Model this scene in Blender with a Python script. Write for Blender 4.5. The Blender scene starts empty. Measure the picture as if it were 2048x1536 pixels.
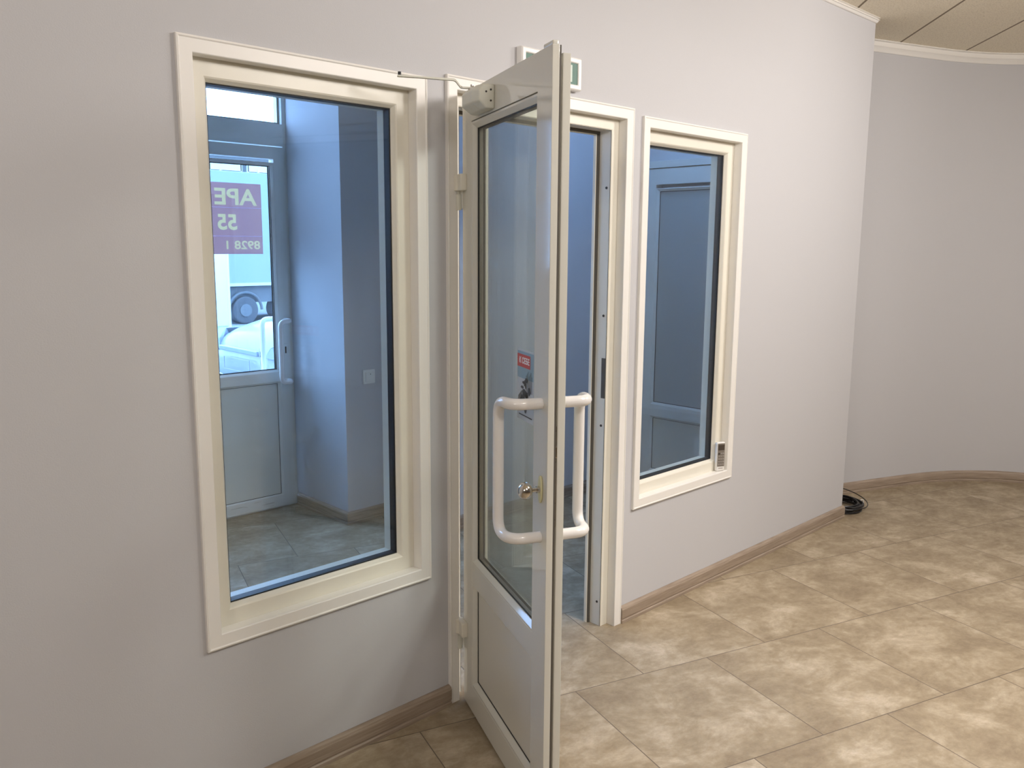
import bpy, bmesh, math, random
from mathutils import Vector, Matrix

random.seed(4)
SC = bpy.context.scene
COL = SC.collection
PI = math.pi

# ------------------------------------------------------------------ camera
YAW, PITCH, ROLL, FPX = 0.7738931463, -0.1602907548, 0.0064879491, 1714.8438
CAM_LOC = Vector((0.0, -2.16430768, 1.60022172))
fw = Vector((math.sin(YAW) * math.cos(PITCH), math.cos(YAW) * math.cos(PITCH), math.sin(PITCH)))
r0 = Vector((math.cos(YAW), -math.sin(YAW), 0.0))
u0 = r0.cross(fw)
rt = math.cos(ROLL) * r0 + math.sin(ROLL) * u0
up = -math.sin(ROLL) * r0 + math.cos(ROLL) * u0
cd = bpy.data.cameras.new('camera')
cam = bpy.data.objects.new('camera', cd)
COL.objects.link(cam)
M = Matrix((rt, up, -fw)).transposed().to_4x4()
M.translation = CAM_LOC
cam.matrix_world = M
cd.sensor_width = 36.0
cd.sensor_fit = 'HORIZONTAL'
cd.lens = FPX / 2048.0 * 36.0
cd.clip_start = 0.02
SC.camera = cam

# ------------------------------------------------------------------ world, view
SC.view_settings.view_transform = 'Standard'
SC.view_settings.look = 'None'
SC.view_settings.gamma = 1.0
SC.view_settings.exposure = 0.0
SC.view_settings.use_curve_mapping = False
w = bpy.data.worlds.new('overcast_sky')
SC.world = w
w.use_nodes = True
bg = w.node_tree.nodes['Background']
bg.inputs[0].default_value = (0.33, 0.55, 1.0, 1.0)
bg.inputs[1].default_value = 13.5
SC.cycles.transparent_max_bounces = 32
SC.cycles.max_bounces = 12
SC.cycles.diffuse_bounces = 6
SC.cycles.glossy_bounces = 5
SC.cycles.transmission_bounces = 6

# ceiling panels: x, y, watts (0.58 m square, warm white); built as fixtures further down
PANEL_COLOR = (1.0, 0.935, 0.885)
# unseen light panels, several added as fill: x, y, watts, aim point (None = narrow downlight)
PANELS = [(2.8, -2.25, 38.0, (2.15, 0.0, 1.7)), (2.65, -1.55, 160.0, None), (4.2, -1.9, 36.0, (3.7, 0.0, 0.2)), (0.75, -2.9, 24.0, (1.8, 0.0, 1.1)), (5.1, -3.2, 32.0, (4.8, -.6, 0.3)), (-2.8, -2.5, 46.0, (1.7, -0.4, 1.2))]

H = 2.840   # ceiling height

# ------------------------------------------------------------------ materials
MATS = {}
def nodes_of(name):
    m = bpy.data.materials.new(name)
    m.use_nodes = True
    nt = m.node_tree
    return m, nt, nt.nodes['Principled BSDF']

def plain(name, col, rough=0.5, metal=0.0, var=0.04, scale=18.0, bump=0.0, bscale=120.0, spec=0.5, trans=0.0):
    m, nt, b = nodes_of(name)
    N, L = nt.nodes, nt.links
    tc = N.new('ShaderNodeTexCoord')
    nz = N.new('ShaderNodeTexNoise'); nz.inputs['Scale'].default_value = scale; nz.inputs['Detail'].default_value = 4.0
    L.new(tc.outputs['Object'], nz.inputs['Vector'])
    mx = N.new('ShaderNodeMix'); mx.data_type = 'RGBA'
    mx.inputs[6].default_value = (*[max(0, c * (1 - var)) for c in col], 1)
    mx.inputs[7].default_value = (*[min(1, c * (1 + var)) for c in col], 1)
    L.new(nz.outputs['Fac'], mx.inputs[0])
    L.new(mx.outputs[2], b.inputs['Base Color'])
    b.inputs['Roughness'].default_value = rough
    b.inputs['Metallic'].default_value = metal
    b.inputs['Specular IOR Level'].default_value = spec
    if bump > 0:
        n2 = N.new('ShaderNodeTexNoise'); n2.inputs['Scale'].default_value = bscale; n2.inputs['Detail'].default_value = 3.0
        L.new(tc.outputs['Object'], n2.inputs['Vector'])
        bp = N.new('ShaderNodeBump'); bp.inputs['Strength'].default_value = bump; bp.inputs['Distance'].default_value = 0.002
        L.new(n2.outputs['Fac'], bp.inputs['Height']); L.new(bp.outputs['Normal'], b.inputs['Normal'])
    MATS[name] = m
    return m

def glass_mat(name, tint=(0.93, 0.96, 0.96), rough=0.0, base=0.04):
    m = bpy.data.materials.new(name); m.use_nodes = True
    nt = m.node_tree; N, L = nt.nodes, nt.links
    N.clear()
    out = N.new('ShaderNodeOutputMaterial')
    mix = N.new('ShaderNodeMixShader')
    tr = N.new('ShaderNodeBsdfTransparent'); tr.inputs[0].default_value = (*tint, 1)
    gl = N.new('ShaderNodeBsdfGlossy'); gl.inputs['Roughness'].default_value = rough
    lw = N.new('ShaderNodeLayerWeight'); lw.inputs['Blend'].default_value = 0.5
    pw = N.new('ShaderNodeMath'); pw.operation = 'POWER'; pw.inputs[1].default_value = 5.0
    ml = N.new('ShaderNodeMath'); ml.operation = 'MULTIPLY_ADD'; ml.inputs[1].default_value = 1 - base; ml.inputs[2].default_value = base
    L.new(lw.outputs['Facing'], pw.inputs[0]); L.new(pw.outputs[0], ml.inputs[0])
    L.new(ml.outputs[0], mix.inputs[0]); L.new(tr.outputs[0], mix.inputs[1]); L.new(gl.outputs[0], mix.inputs[2])
    L.new(mix.outputs[0], out.inputs[0])
    MATS[name] = m
    return m

M_WALL = plain('wall_paint', (0.572, 0.572, 0.594), 0.75, var=0.012, scale=1.5, bump=0.15, bscale=260, spec=0.3)
M_TRIM = plain('white_trim_plastic', (0.87, 0.85, 0.815), 0.38, var=0.015, scale=5)
M_FRAME = plain('cream_frame_plastic', (0.82, 0.79, 0.695), 0.35, var=0.03, scale=9)
M_LEAF = plain('door_leaf_plastic', (0.72, 0.71, 0.645), 0.07, var=0.02, scale=9)
M_PANEL = plain('door_panel_plastic', (0.70, 0.68, 0.61), 0.32, var=0.015, scale=6)
M_EXTLEAF = plain('outer_door_plastic', (0.72, 0.73, 0.70), 0.4, var=0.06, scale=7)
M_EXTPANEL = plain('outer_door_infill', (0.66, 0.67, 0.62), 0.45, var=0.05, scale=5)
M_HANDLE = plain('white_enamel', (0.84, 0.82, 0.80), 0.16, var=0.02, scale=25)
M_BLACK = plain('black_rubber', (0.012, 0.013, 0.015), 0.5, var=0.1)
M_GREYRUB = plain('grey_rubber', (0.10, 0.09, 0.075), 0.6, var=0.1)
M_STEEL = plain('lock_steel', (0.34, 0.31, 0.26), 0.35, metal=0.7, var=0.15, scale=60)
M_CHROME = plain('satin_chrome', (0.72, 0.68, 0.62), 0.14, metal=1.0, var=0.04)
M_CREAM = plain('yellowed_plastic', (0.66, 0.63, 0.38), 0.4, var=0.05)
M_CLOSER = plain('closer_enamel', (0.70, 0.70, 0.62), 0.4, var=0.05, scale=30)
M_SIGNW = plain('sign_white_plastic', (0.86, 0.85, 0.84), 0.35, var=0.01)
M_SIGNG = plain('sign_green', (0.012, 0.115, 0.075), 0.4, var=0.05)
M_SIGNP = plain('sign_pictogram', (0.62, 0.72, 0.66), 0.5, var=0.12, scale=60)
M_DARK = plain('dark_recess', (0.05, 0.045, 0.04), 0.7, var=0.2)
M_REMOTE = plain('remote_white', (0.84, 0.83, 0.81), 0.35, var=0.01)
M_REMPAD = plain('remote_grey_pad', (0.20, 0.175, 0.15), 0.5, var=0.1, scale=200)
M_REMSCR = plain('remote_screen', (0.075, 0.06, 0.05), 0.25, var=0.05)
M_REMBTN = plain('remote_button', (0.34, 0.31, 0.28), 0.5, var=0.1)
M_CABLE = plain('cable_black', (0.012, 0.011, 0.012), 0.32, var=0.1)
M_TIE = plain('tie_white', (0.8, 0.8, 0.78), 0.4, var=0.03)
M_SWITCH = plain('switch_white', (0.82, 0.82, 0.78), 0.35, var=0.01)
M_FROST = plain('frosted_pane', (0.40, 0.43, 0.43), 0.35, var=0.02)
M_GLASS = glass_mat('window_glass', (0.95, 0.97, 0.975), base=0.032)
M_DGLASS = glass_mat('door_glass', (0.935, 0.96, 0.95))
M_XGLASS = glass_mat('outer_glass', (0.96, 0.98, 0.98))
M_CARPAINT = plain('car_white_paint', (0.24, 0.255, 0.26), 0.2, var=0.01)
M_CARGLASS = plain('car_window', (0.08, 0.10, 0.13), 0.08, var=0.05)
M_HEADL = plain('headlamp_lens', (0.22, 0.25, 0.30), 0.1, var=0.15, scale=10)
M_TYRE = plain('tyre', (0.07, 0.07, 0.075), 0.8, var=0.2)
M_RIM = plain('wheel_rim', (0.45, 0.46, 0.47), 0.4, metal=0.6, var=0.1)
M_TRUCK = plain('truck_tarp', (0.22, 0.26, 0.28), 0.6, var=0.03, scale=2)
M_TRUCKD = plain('truck_chassis', (0.11, 0.115, 0.12), 0.7, var=0.3, scale=3)
M_BLUE = plain('fascia_blue', (0.05, 0.09, 0.16), 0.5, var=0.05)
M_BWALL = plain('building_render', (0.15, 0.155, 0.15), 0.8, var=0.04, scale=0.6)
M_BWIN = plain('building_window', (0.04, 0.05, 0.055), 0.15, var=0.1)
M_BFRAME = plain('building_window_frame', (0.6, 0.6, 0.6), 0.5, var=0.02)
M_BANNER = plain('banner_white', (0.75, 0.77, 0.75), 0.6, var=0.03)
M_INK = plain('faint_ink', (0.30, 0.30, 0.33), 0.6, var=0.1)
M_ASPH = plain('asphalt', (0.24, 0.25, 0.26), 0.9, var=0.12, scale=3)
M_FAC = plain('facade_render', (0.5, 0.48, 0.45), 0.85, var=0.04, scale=1)

# poster: red translucent sheet
def sheet(name, col, tcol, fac):
    m, nt, b = nodes_of(name)
    N, L = nt.nodes, nt.links
    out = N['Material Output']
    df = N.new('ShaderNodeBsdfDiffuse'); tl = N.new('ShaderNodeBsdfTranslucent'); mx = N.new('ShaderNodeMixShader')
    tc = N.new('ShaderNodeTexCoord'); nz = N.new('ShaderNodeTexNoise'); nz.inputs['Scale'].default_value = 6
    L.new(tc.outputs['Object'], nz.inputs['Vector'])
    cm = N.new('ShaderNodeMix'); cm.data_type = 'RGBA'
    cm.inputs[6].default_value = (*[c * .93 for c in tcol], 1); cm.inputs[7].default_value = (*[min(1, c * 1.07) for c in tcol], 1)
    L.new(nz.outputs['Fac'], cm.inputs[0]); L.new(cm.outputs[2], tl.inputs[0])
    df.inputs[0].default_value = (*col, 1)
    mx.inputs[0].default_value = fac
    L.new(df.outputs[0], mx.inputs[1]); L.new(tl.outputs[0], mx.inputs[2]); L.new(mx.outputs[0], out.inputs[0])
    N.remove(b)
    MATS[name] = m
    return m
M_POSTER = sheet('poster_red', (0.42, 0.16, 0.16), (0.31, 0.15, 0.145), 0.62)
M_PLETTER = sheet('poster_letter', (0.50, 0.50, 0.32), (0.58, 0.40, 0.19), 0.55)
M_PLINE = sheet('poster_line', (0.8, 0.7, 0.75), (0.8, 0.6, 0.7), 0.5)
M_STICKR = plain('sticker_red', (0.56, 0.06, 0.05), 0.4, var=0.03)
M_STICKB = plain('sticker_blue', (0.24, 0.37, 0.45), 0.4, var=0.05)
M_STICKW = plain('sticker_white', (0.50, 0.53, 0.54), 0.4, var=0.02)
M_STICKK = plain('sticker_ink', (0.04, 0.045, 0.05), 0.4, var=0.2)

def floor_mat():
    m, nt, b = nodes_of('stone_floor_tile')
    N, L = nt.nodes, nt.links
    tc = N.new('ShaderNodeTexCoord')
    ang = math.atan2(-0.306, 0.952)
    mp = N.new('ShaderNodeMapping'); mp.vector_type = 'TEXTURE'
    # texture frame: u along (0.952,-0.306); joint at u=2.770 for the row starting at v=0.428
    mp.inputs['Rotation'].default_value = (0, 0, ang)
    L.new(tc.outputs['Object'], mp.inputs['Vector'])
    ad = N.new('ShaderNodeVectorMath'); ad.operation = 'ADD'
    ad.inputs[1].default_value = (-2.770 + 60.0, -0.428 + 60.2, 0)
    L.new(mp.outputs[0], ad.inputs[0])
    br = N.new('ShaderNodeTexBrick')
    br.offset = 0.5; br.offset_frequency = 2; br.squash = 1.0
    br.inputs['Scale'].default_value = 1.0
    br.inputs['Mortar Size'].default_value = 0.0020
    br.inputs['Mortar Smooth'].default_value = 0.1
    br.inputs['Brick Width'].default_value = 0.6
    br.inputs['Row Height'].default_value = 0.602
    br.inputs['Color1'].default_value = (0, 0, 0, 1); br.inputs['Color2'].default_value = (1, 1, 1, 1)
    br.inputs['Mortar'].default_value = (0.5, 0.5, 0.5, 1)
    L.new(ad.outputs[0], br.inputs['Vector'])
    # per-tile random shift of the stone pattern
    sh = N.new('ShaderNodeVectorMath'); sh.operation = 'SCALE'; sh.inputs[3].default_value = 9.0
    cb = N.new('ShaderNodeCombineXYZ')
    L.new(br.outputs['Color'], cb.inputs[2])
    L.new(cb.outputs[0], sh.inputs[0])
    av = N.new('ShaderNodeVectorMath'); av.operation = 'ADD'
    L.new(ad.outputs[0], av.inputs[0]); L.new(sh.outputs[0], av.inputs[1])
    st = N.new('ShaderNodeMapping'); st.inputs['Scale'].default_value = (1.0, 1.3, 1.0)
    L.new(av.outputs[0], st.inputs['Vector'])
    n1 = N.new('ShaderNodeTexNoise'); n1.inputs['Scale'].default_value = 4.2; n1.inputs['Detail'].default_value = 9; n1.inputs['Roughness'].default_value = 0.7; n1.inputs['Distortion'].default_value = 0.35
    L.new(st.outputs[0], n1.inputs['Vector'])
    n2 = N.new('ShaderNodeTexNoise'); n2.inputs['Scale'].default_value = 26; n2.inputs['Detail'].default_value = 8; n2.inputs['Roughness'].default_value = 0.7; n2.inputs['Distortion'].default_value = 0.25
    L.new(st.outputs[0], n2.inputs['Vector'])
    cr = N.new('ShaderNodeValToRGB')
    e = cr.color_ramp.elements
    e[0].position = 0.36; e[0].color = (0.265, 0.207, 0.138, 1)
    e[1].position = 0.50; e[1].color = (0.342, 0.276, 0.187, 1)
    x = cr.color_ramp.elements.new(0.60); x.color = (0.43, 0.357, 0.258, 1)
    x = cr.color_ramp.elements.new(0.72); x.color = (0.57, 0.49, 0.385, 1)
    L.new(n1.outputs['Fac'], cr.inputs[0])
    cr2 = N.new('ShaderNodeValToRGB')
    cr2.color_ramp.elements[0].position = 0.36; cr2.color_ramp.elements[0].color = (0.90, 0.89, 0.875, 1)
    cr2.color_ramp.elements[1].position = 0.66; cr2.color_ramp.elements[1].color = (1.09, 1.09, 1.10, 1)
    L.new(n2.outputs['Fac'], cr2.inputs[0])
    mu = N.new('ShaderNodeMix'); mu.data_type = 'RGBA'; mu.blend_type = 'MULTIPLY'; mu.inputs[0].default_value = 1.0
    L.new(cr.outputs[0], mu.inputs[6]); L.new(cr2.outputs[0], mu.inputs[7])
    gm = N.new('ShaderNodeMix'); gm.data_type = 'RGBA'
    gm.inputs[7].default_value = (0.15, 0.115, 0.085, 1)
    L.new(br.outputs['Fac'], gm.inputs[0]); L.new(mu.outputs[2], gm.inputs[6])
    L.new(gm.outputs[2], b.inputs['Base Color'])
    rr = N.new('ShaderNodeMapRange'); rr.inputs[1].default_value = 0.3; rr.inputs[2].default_value = 0.7; rr.inputs[3].default_value = 0.56; rr.inputs[4].default_value = 0.40
    L.new(n2.outputs['Fac'], rr.inputs[0]); L.new(rr.outputs[0], b.inputs['Roughness'])
    b.inputs['Specular IOR Level'].default_value = 0.30
    hm = N.new('ShaderNodeMath'); hm.operation = 'MULTIPLY_ADD'; hm.inputs[1].default_value = -1.2
    L.new(br.outputs['Fac'], hm.inputs[0]); L.new(n2.outputs['Fac'], hm.inputs[2])
    bp = N.new('ShaderNodeBump'); bp.inputs['Strength'].default_value = 0.35; bp.inputs['Distance'].default_value = 0.0025
    L.new(hm.outputs[0], bp.inputs['Height']); L.new(bp.outputs['Normal'], b.inputs['Normal'])
    return m
M_FLOOR = floor_mat()

def wood_mat():
    m, nt, b = nodes_of('greyed_oak_skirting')
    N, L = nt.nodes, nt.links
    tc = N.new('ShaderNodeTexCoord')
    mp = N.new('ShaderNodeMapping'); mp.inputs['Scale'].default_value = (3.0, 3.0, 70.0)
    L.new(tc.outputs['Object'], mp.inputs['Vector'])
    nz = N.new('ShaderNodeTexNoise'); nz.inputs['Scale'].default_value = 2.2; nz.inputs['Detail'].default_value = 6; nz.inputs['Distortion'].default_value = 0.3
    L.new(mp.outputs[0], nz.inputs['Vector'])
    cr = N.new('ShaderNodeValToRGB')
    cr.color_ramp.elements[0].position = 0.3; cr.color_ramp.elements[0].color = (0.26, 0.20, 0.15, 1)
    cr.color_ramp.elements[1].position = 0.7; cr.color_ramp.elements[1].color = (0.40, 0.32, 0.25, 1)
    L.new(nz.outputs['Fac'], cr.inputs[0]); L.new(cr.outputs[0], b.inputs['Base Color'])
    b.inputs['Roughness'].default_value = 0.45
    return m
M_WOOD = wood_mat()

def ceil_mat():
    m, nt, b = nodes_of('mineral_ceiling_tile')
    N, L = nt.nodes, nt.links
    tc = N.new('ShaderNodeTexCoord')
    mp = N.new('ShaderNodeMapping'); mp.vector_type = 'TEXTURE'
    mp.inputs['Rotation'].default_value = (0, 0, math.radians(40.5))
    L.new(tc.outputs['Object'], mp.inputs['Vector'])
    ad = N.new('ShaderNodeVectorMath'); ad.operation = 'ADD'; ad.inputs[1].default_value = (60.0 - 3.30, 3.50 + 0.49 * 100, 0)
    L.new(mp.outputs[0], ad.inputs[0])
    br = N.new('ShaderNodeTexBrick'); br.offset = 0.0
    br.inputs['Scale'].default_value = 1.0; br.inputs['Mortar Size'].default_value = 0.007; br.inputs['Mortar Smooth'].default_value = 0.2
    br.inputs['Brick Width'].default_value = 1.5; br.inputs['Row Height'].default_value = 0.49
    L.new(ad.outputs[0], br.inputs['Vector'])
    nz = N.new('ShaderNodeTexNoise'); nz.inputs['Scale'].default_value = 130; nz.inputs['Detail'].default_value = 3
    L.new(tc.outputs['Object'], nz.inputs['Vector'])
    cr = N.new('ShaderNodeValToRGB')
    cr.color_ramp.elements[0].position = 0.33; cr.color_ramp.elements[0].color = (0.74, 0.67, 0.54, 1)
    cr.color_ramp.elements[1].position = 0.5; cr.color_ramp.elements[1].color = (0.92, 0.85, 0.70, 1)
    L.new(nz.outputs['Fac'], cr.inputs[0])
    gm = N.new('ShaderNodeMix'); gm.data_type = 'RGBA'; gm.inputs[7].default_value = (0.25, 0.20, 0.14, 1)
    L.new(br.outputs['Fac'], gm.inputs[0]); L.new(cr.outputs[0], gm.inputs[6])
    L.new(gm.outputs[2], b.inputs['Base Color']); b.inputs['Roughness'].default_value = 0.9
    return m
M_CEIL = ceil_mat()

def emit_mat():
    m = bpy.data.materials.new('lamp_diffuser'); m.use_nodes = True
    nt = m.node_tree; N, L = nt.nodes, nt.links
    N.clear(); o = N.new('ShaderNodeOutputMaterial'); e = N.new('ShaderNodeEmission')
    e.inputs[0].default_value = (*PANEL_COLOR, 1); e.inputs[1].default_value = 3.0
    L.new(e.outputs[0], o.inputs[0])
    return m
M_EMIT = emit_mat()

# ------------------------------------------------------------------ helpers
def obj(name, bm, m, parent=None, bevel=0.0, smooth=False, seg=2, kind=None):
    bmesh.ops.recalc_face_normals(bm, faces=bm.faces)
    me = bpy.data.meshes.new(name)
    bm.to_mesh(me); bm.free()
    ms = m if isinstance(m, (list, tuple)) else [m]
    for x in ms: me.materials.append(x)
    o = bpy.data.objects.new(name, me)
    COL.objects.link(o)
    if parent is not None: o.parent = parent
    if bevel > 0:
        md = o.modifiers.new('bevel', 'BEVEL'); md.width = bevel; md.segments = seg; md.limit_method = 'ANGLE'; md.angle_limit = math.radians(35)
        md.harden_normals = False
    if smooth:
        for p in me.polygons: p.use_smooth = True
        try:
            me.set_sharp_from_angle(angle=math.radians(38))
        except Exception:
            pass
    if kind: o['kind'] = kind
    return o

def empty(name, loc=(0, 0, 0), rz=0.0):
    o = bpy.data.objects.new(name, None); COL.objects.link(o)
    o.empty_display_size = 0.1; o.location = loc; o.rotation_euler = (0, 0, rz)
    return o

def tag(o, label, cat=None, group=None, kind=None):
    o['label'] = label
    if cat: o['category'] = cat
    if group: o['group'] = group
    if kind: o['kind'] = kind
    return o

def box(bm, x0, x1, y0, y1, z0, z1, mi=0):
    vs = [bm.verts.new(p) for p in ((x0, y0, z0), (x1, y0, z0), (x1, y1, z0), (x0, y1, z0), (x0, y0, z1), (x1, y0, z1), (x1, y1, z1), (x0, y1, z1))]
    for f in ((0, 3, 2, 1), (4, 5, 6, 7), (0, 1, 5, 4), (1, 2, 6, 5), (2, 3, 7, 6), (3, 0, 4, 7)):
        fc = bm.faces.new([vs[i] for i in f]); fc.material_index = mi

def bx(*a):
    bm = bmesh.new(); box(bm, *a); return bm

def loops(bm, rings, closed_ring=True, closed_path=False, caps=True):
    """rings: list of vertex-position lists; skin them."""
    V = [[bm.verts.new(p) for p in r] for r in rings]
    n = len(V[0]); k = len(V)
    for i in range(k if closed_path else k - 1):
        a, b = V[i], V[(i + 1) % k]
        for j in range(n if closed_ring else n - 1):
            j2 = (j + 1) % n
            bm.faces.new((a[j], a[j2], b[j2], b[j]))
    if caps and not closed_path and closed_ring:
        bm.faces.new(list(reversed(V[0]))); bm.faces.new(V[-1])

def rect_ring(bm, x0, x1, z0, z1, prof):
    """mitred frame in the XZ plane; prof = closed list of (inset, y)"""
    rings = []
    for cx, cz, sx, sz in ((x0, z0, 1, 1), (x1, z0, -1, 1), (x1, z1, -1, -1), (x0, z1, 1, -1)):
        rings.append([(cx + sx * d, y, cz + sz * d) for d, y in prof])
    loops(bm, rings, True, True)

def door_ring(bm, x0, x1, zt, prof, zb=0.0):
    rings = [[(x0 + d, y, zb) for d, y in prof], [(x0 + d, y, zt - d) for d, y in prof],
             [(x1 - d, y, zt - d) for d, y in prof], [(x1 - d, y, zb) for d, y in prof]]
    loops(bm, rings, True, False)

def sweep(bm, path, prof):
    """path of (x,y); prof closed list of (offset to the RIGHT of travel, z)"""
    n = len(path); rings = []
    P = [Vector(p) for p in path]
    for i in range(n):
        d1 = (P[i] - P[i - 1]).normalized() if i > 0 else (P[1] - P[0]).normalized()
        d2 = (P[i + 1] - P[i]).normalized() if i < n - 1 else d1
        n1 = Vector((d1.y, -d1.x)); n2 = Vector((d2.y, -d2.x))
        mm = (n1 + n2).normalized(); k = 1.0 / max(0.3, mm.dot(n1))
        rings.append([(P[i].x + mm.x * o * k, P[i].y + mm.y * o * k, z) for o, z in prof])
    loops(bm, rings, True, False)

def catmull(pts, seg=8):
    out = []
    P = [Vector(p) for p in pts]
    P = [P[0] * 2 - P[1]] + P + [P[-1] * 2 - P[-2]]
    for i in range(1, len(P) - 2):
        for k in range(seg):
            t = k / seg
            a, b, c, d = P[i - 1], P[i], P[i + 1], P[i + 2]
            out.append(0.5 * ((2 * b) + (c - a) * t + (2 * a - 5 * b + 4 * c - d) * t * t + (3 * b - a - 3 * c + d) * t ** 3))
    out.append(P[-2])
    return out

def tube(bm, pts, r, n=16, closed=False):
    P = [Vector(p) for p in pts]
    rings = []
    d = (P[1] - P[0]).normalized()
    u = d.orthogonal().normalized()
    k = len(P)
    for i in range(k):
        if closed: dd = (P[(i + 1) % k] - P[i - 1]).normalized()
        else: dd = (P[min(i + 1, k - 1)] - P[max(i - 1, 0)]).normalized()
        q = d.rotation_difference(dd); u = q @ u; d = dd
        u = (u - d * u.dot(d)).normalized(); v = d.cross(u)
        rr = r[i] if isinstance(r, (list, tuple)) else r
        rings.append([P[i] + (u * math.cos(a) + v * math.sin(a)) * rr for a in (2 * PI * j / n for j in range(n))])
    loops(bm, rings, True, closed)

def fillet(pts, rad, seg=8):
    P = [Vector(p) for p in pts]; out = [P[0]]
    rads = rad if isinstance(rad, (list, tuple)) else [rad] * (len(P) - 2)
    for i in range(1, len(P) - 1):
        a = (P[i - 1] - P[i]); b = (P[i + 1] - P[i]); r = min(rads[i - 1], a.length * .499, b.length * .499)
        A = P[i] + a.normalized() * r; B = P[i] + b.normalized() * r
        for k in range(seg + 1):
            t = k / seg
            out.append(A * (1 - t) ** 2 + P[i] * 2 * t * (1 - t) + B * t * t)
    out.append(P[-1])
    res = [out[0]]
    for p in out[1:]:
        if (p - res[-1]).length > 1e-5: res.append(p)
    return res

def cyl(bm, c, axis, r, h, n=20, r2=None):
    a = Vector(axis).normalized(); c = Vector(c)
    tube(bm, [c, c + a * h], [r, r if r2 is None else r2], n)

def ball(bm, c, r, sx=1, sy=1, sz=1, u=20, v=14):
    mt = Matrix.Translation(Vector(c)) @ Matrix.Diagonal((sx, sy, sz, 1))
    bmesh.ops.create_uvsphere(bm, u_segments=u, v_segments=v, radius=r, matrix=mt)

def wall_holes(bm, x0, x1, z0, z1, y0, y1, holes):
    xs = sorted({x0, x1, *[h[0] for h in holes], *[h[1] for h in holes]})
    zs = sorted({z0, z1, *[h[2] for h in holes], *[h[3] for h in holes]})
    zs = [z for z in zs if z0 <= z <= z1]
    solid = {}
    for i in range(len(xs) - 1):
        for j in range(len(zs) - 1):
            cx, cz = (xs[i] + xs[i + 1]) / 2, (zs[j] + zs[j + 1]) / 2
            solid[i, j] = not any(h[0] < cx < h[1] and h[2] < cz < h[3] for h in holes)
    cache = {}
    def v(x, y, z):
        k = (round(x, 5), round(y, 5), round(z, 5))
        if k not in cache: cache[k] = bm.verts.new(k)
        return cache[k]
    for (i, j), s in solid.items():
        if not s: continue
        a, b, c, d = xs[i], xs[i + 1], zs[j], zs[j + 1]
        bm.faces.new((v(a, y0, c), v(b, y0, c), v(b, y0, d), v(a, y0, d)))
        bm.faces.new((v(a, y1, c), v(a, y1, d), v(b, y1, d), v(b, y1, c)))
        if not solid.get((i - 1, j)): bm.faces.new((v(a, y0, c), v(a, y0, d), v(a, y1, d), v(a, y1, c)))
        if not solid.get((i + 1, j)): bm.faces.new((v(b, y0, c), v(b, y1, c), v(b, y1, d), v(b, y0, d)))
        if not solid.get((i, j - 1)): bm.faces.new((v(a, y0, c), v(a, y1, c), v(b, y1, c), v(b, y0, c)))
        if not solid.get((i, j + 1)): bm.faces.new((v(a, y0, d), v(b, y0, d), v(b, y1, d), v(a, y1, d)))

def text_bm(body, size, depth, bold=0.0):
    cu = bpy.data.curves.new('lettering', 'FONT'); cu.body = body; cu.size = size; cu.extrude = depth; cu.offset = bold
    cu.align_x = 'CENTER'; cu.align_y = 'CENTER'; cu.resolution_u = 3
    o = bpy.data.objects.new('lettering', cu); COL.objects.link(o)
    bpy.context.view_layer.update()
    dg = bpy.context.evaluated_depsgraph_get()
    me = bpy.data.meshes.new_from_object(o.evaluated_get(dg))
    bm = bmesh.new(); bm.from_mesh(me)
    bpy.data.objects.remove(o); bpy.data.curves.remove(cu); bpy.data.meshes.remove(me)
    return bm

# ------------------------------------------------------------------ room shell
FX1 = 4.89   # right-hand end of the front wall
W1 = (0.947, 1.731, 0.4907, 2.110)    # outer edges of the window casings
W2 = (2.829, 3.605, 0.4907, 2.110)
DR = (1.811, 2.766, 2.130)            # outer edges of the door casing

bm = bmesh.new()
wall_holes(bm, -4.0, FX1, 0.0, H, 0.0, 0.12,
           [(W1[0] + .040, W1[1] - .040, W1[2] + .040, W1[3] - .040), (W2[0] + .040, W2[1] - .040, W2[2] + .040, W2[3] - .040),
            (DR[0] + .042, DR[1] - .042, -1.0, DR[2] - .042)])
tag(obj('wall_front', bm, M_WALL, kind='structure'), 'pale grey wall holding both windows and the open door')

bm = bx(-4.6, 7.4, -8.8, 2.62, -0.12, 0.0)
tag(obj('floor', bm, M_FLOOR, kind='structure'), 'beige mottled stone tile floor with thin dark joints')
bm = bx(-4.6, 7.4, -8.8, 0.12, H, H + 0.1); 
SKX0, SKX1, SKY0, SKY1 = 3.45, 4.10, .35, 1.0  # ceiling opening for the added roof light
for q in ((.68, SKX0, .12, 2.62), (SKX1, 7.4, .12, 2.62), (SKX0, SKX1, .12, SKY0), (SKX0, SKX1, SKY1, 2.62)): box(bm, *q, H, H + .1)
tag(obj('ceiling', bm, M_CEIL, kind='structure'), 'beige mineral tile ceiling with dark grid lines')

curve_pts = [(4.42, .60), (4.9, .40), (5.3, .245), (5.56, .15), (5.80, .06), (6.03, -.035), (6.23, -.15), (6.38, -.28), (6.50, -.43), (6.58, -.62), (6.66, -1.1), (6.64, -2.0), (6.5, -3.4)]
back_pts = [(6.5, -3.4), (6.15, -4.7), (5.59, -5.78), (5.09, -6.56), (4.3, -7.5), (3.0, -8.1), (0.0, -8.3), (-3.0, -8.2), (-4.0, -7.6)]
CURVE = catmull(curve_pts, 10)
BACK = catmull(back_pts, 8)
LEFT = [(-4.0, -7.6), (-4.0, 0.1)]
wallprof = [(0, 0), (0, H), (-.12, H), (-.12, 0)]
def swept(name, path, prof, m, smooth=True, label=None):
    b = bmesh.new(); sweep(b, path, prof)
    o = obj(name, b, m, smooth=smooth, kind='structure')
    if label: tag(o, label)
    return o
swept('wall_right', CURVE, wallprof, M_WALL, label='curved grey wall beyond the end of the window wall')
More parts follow.
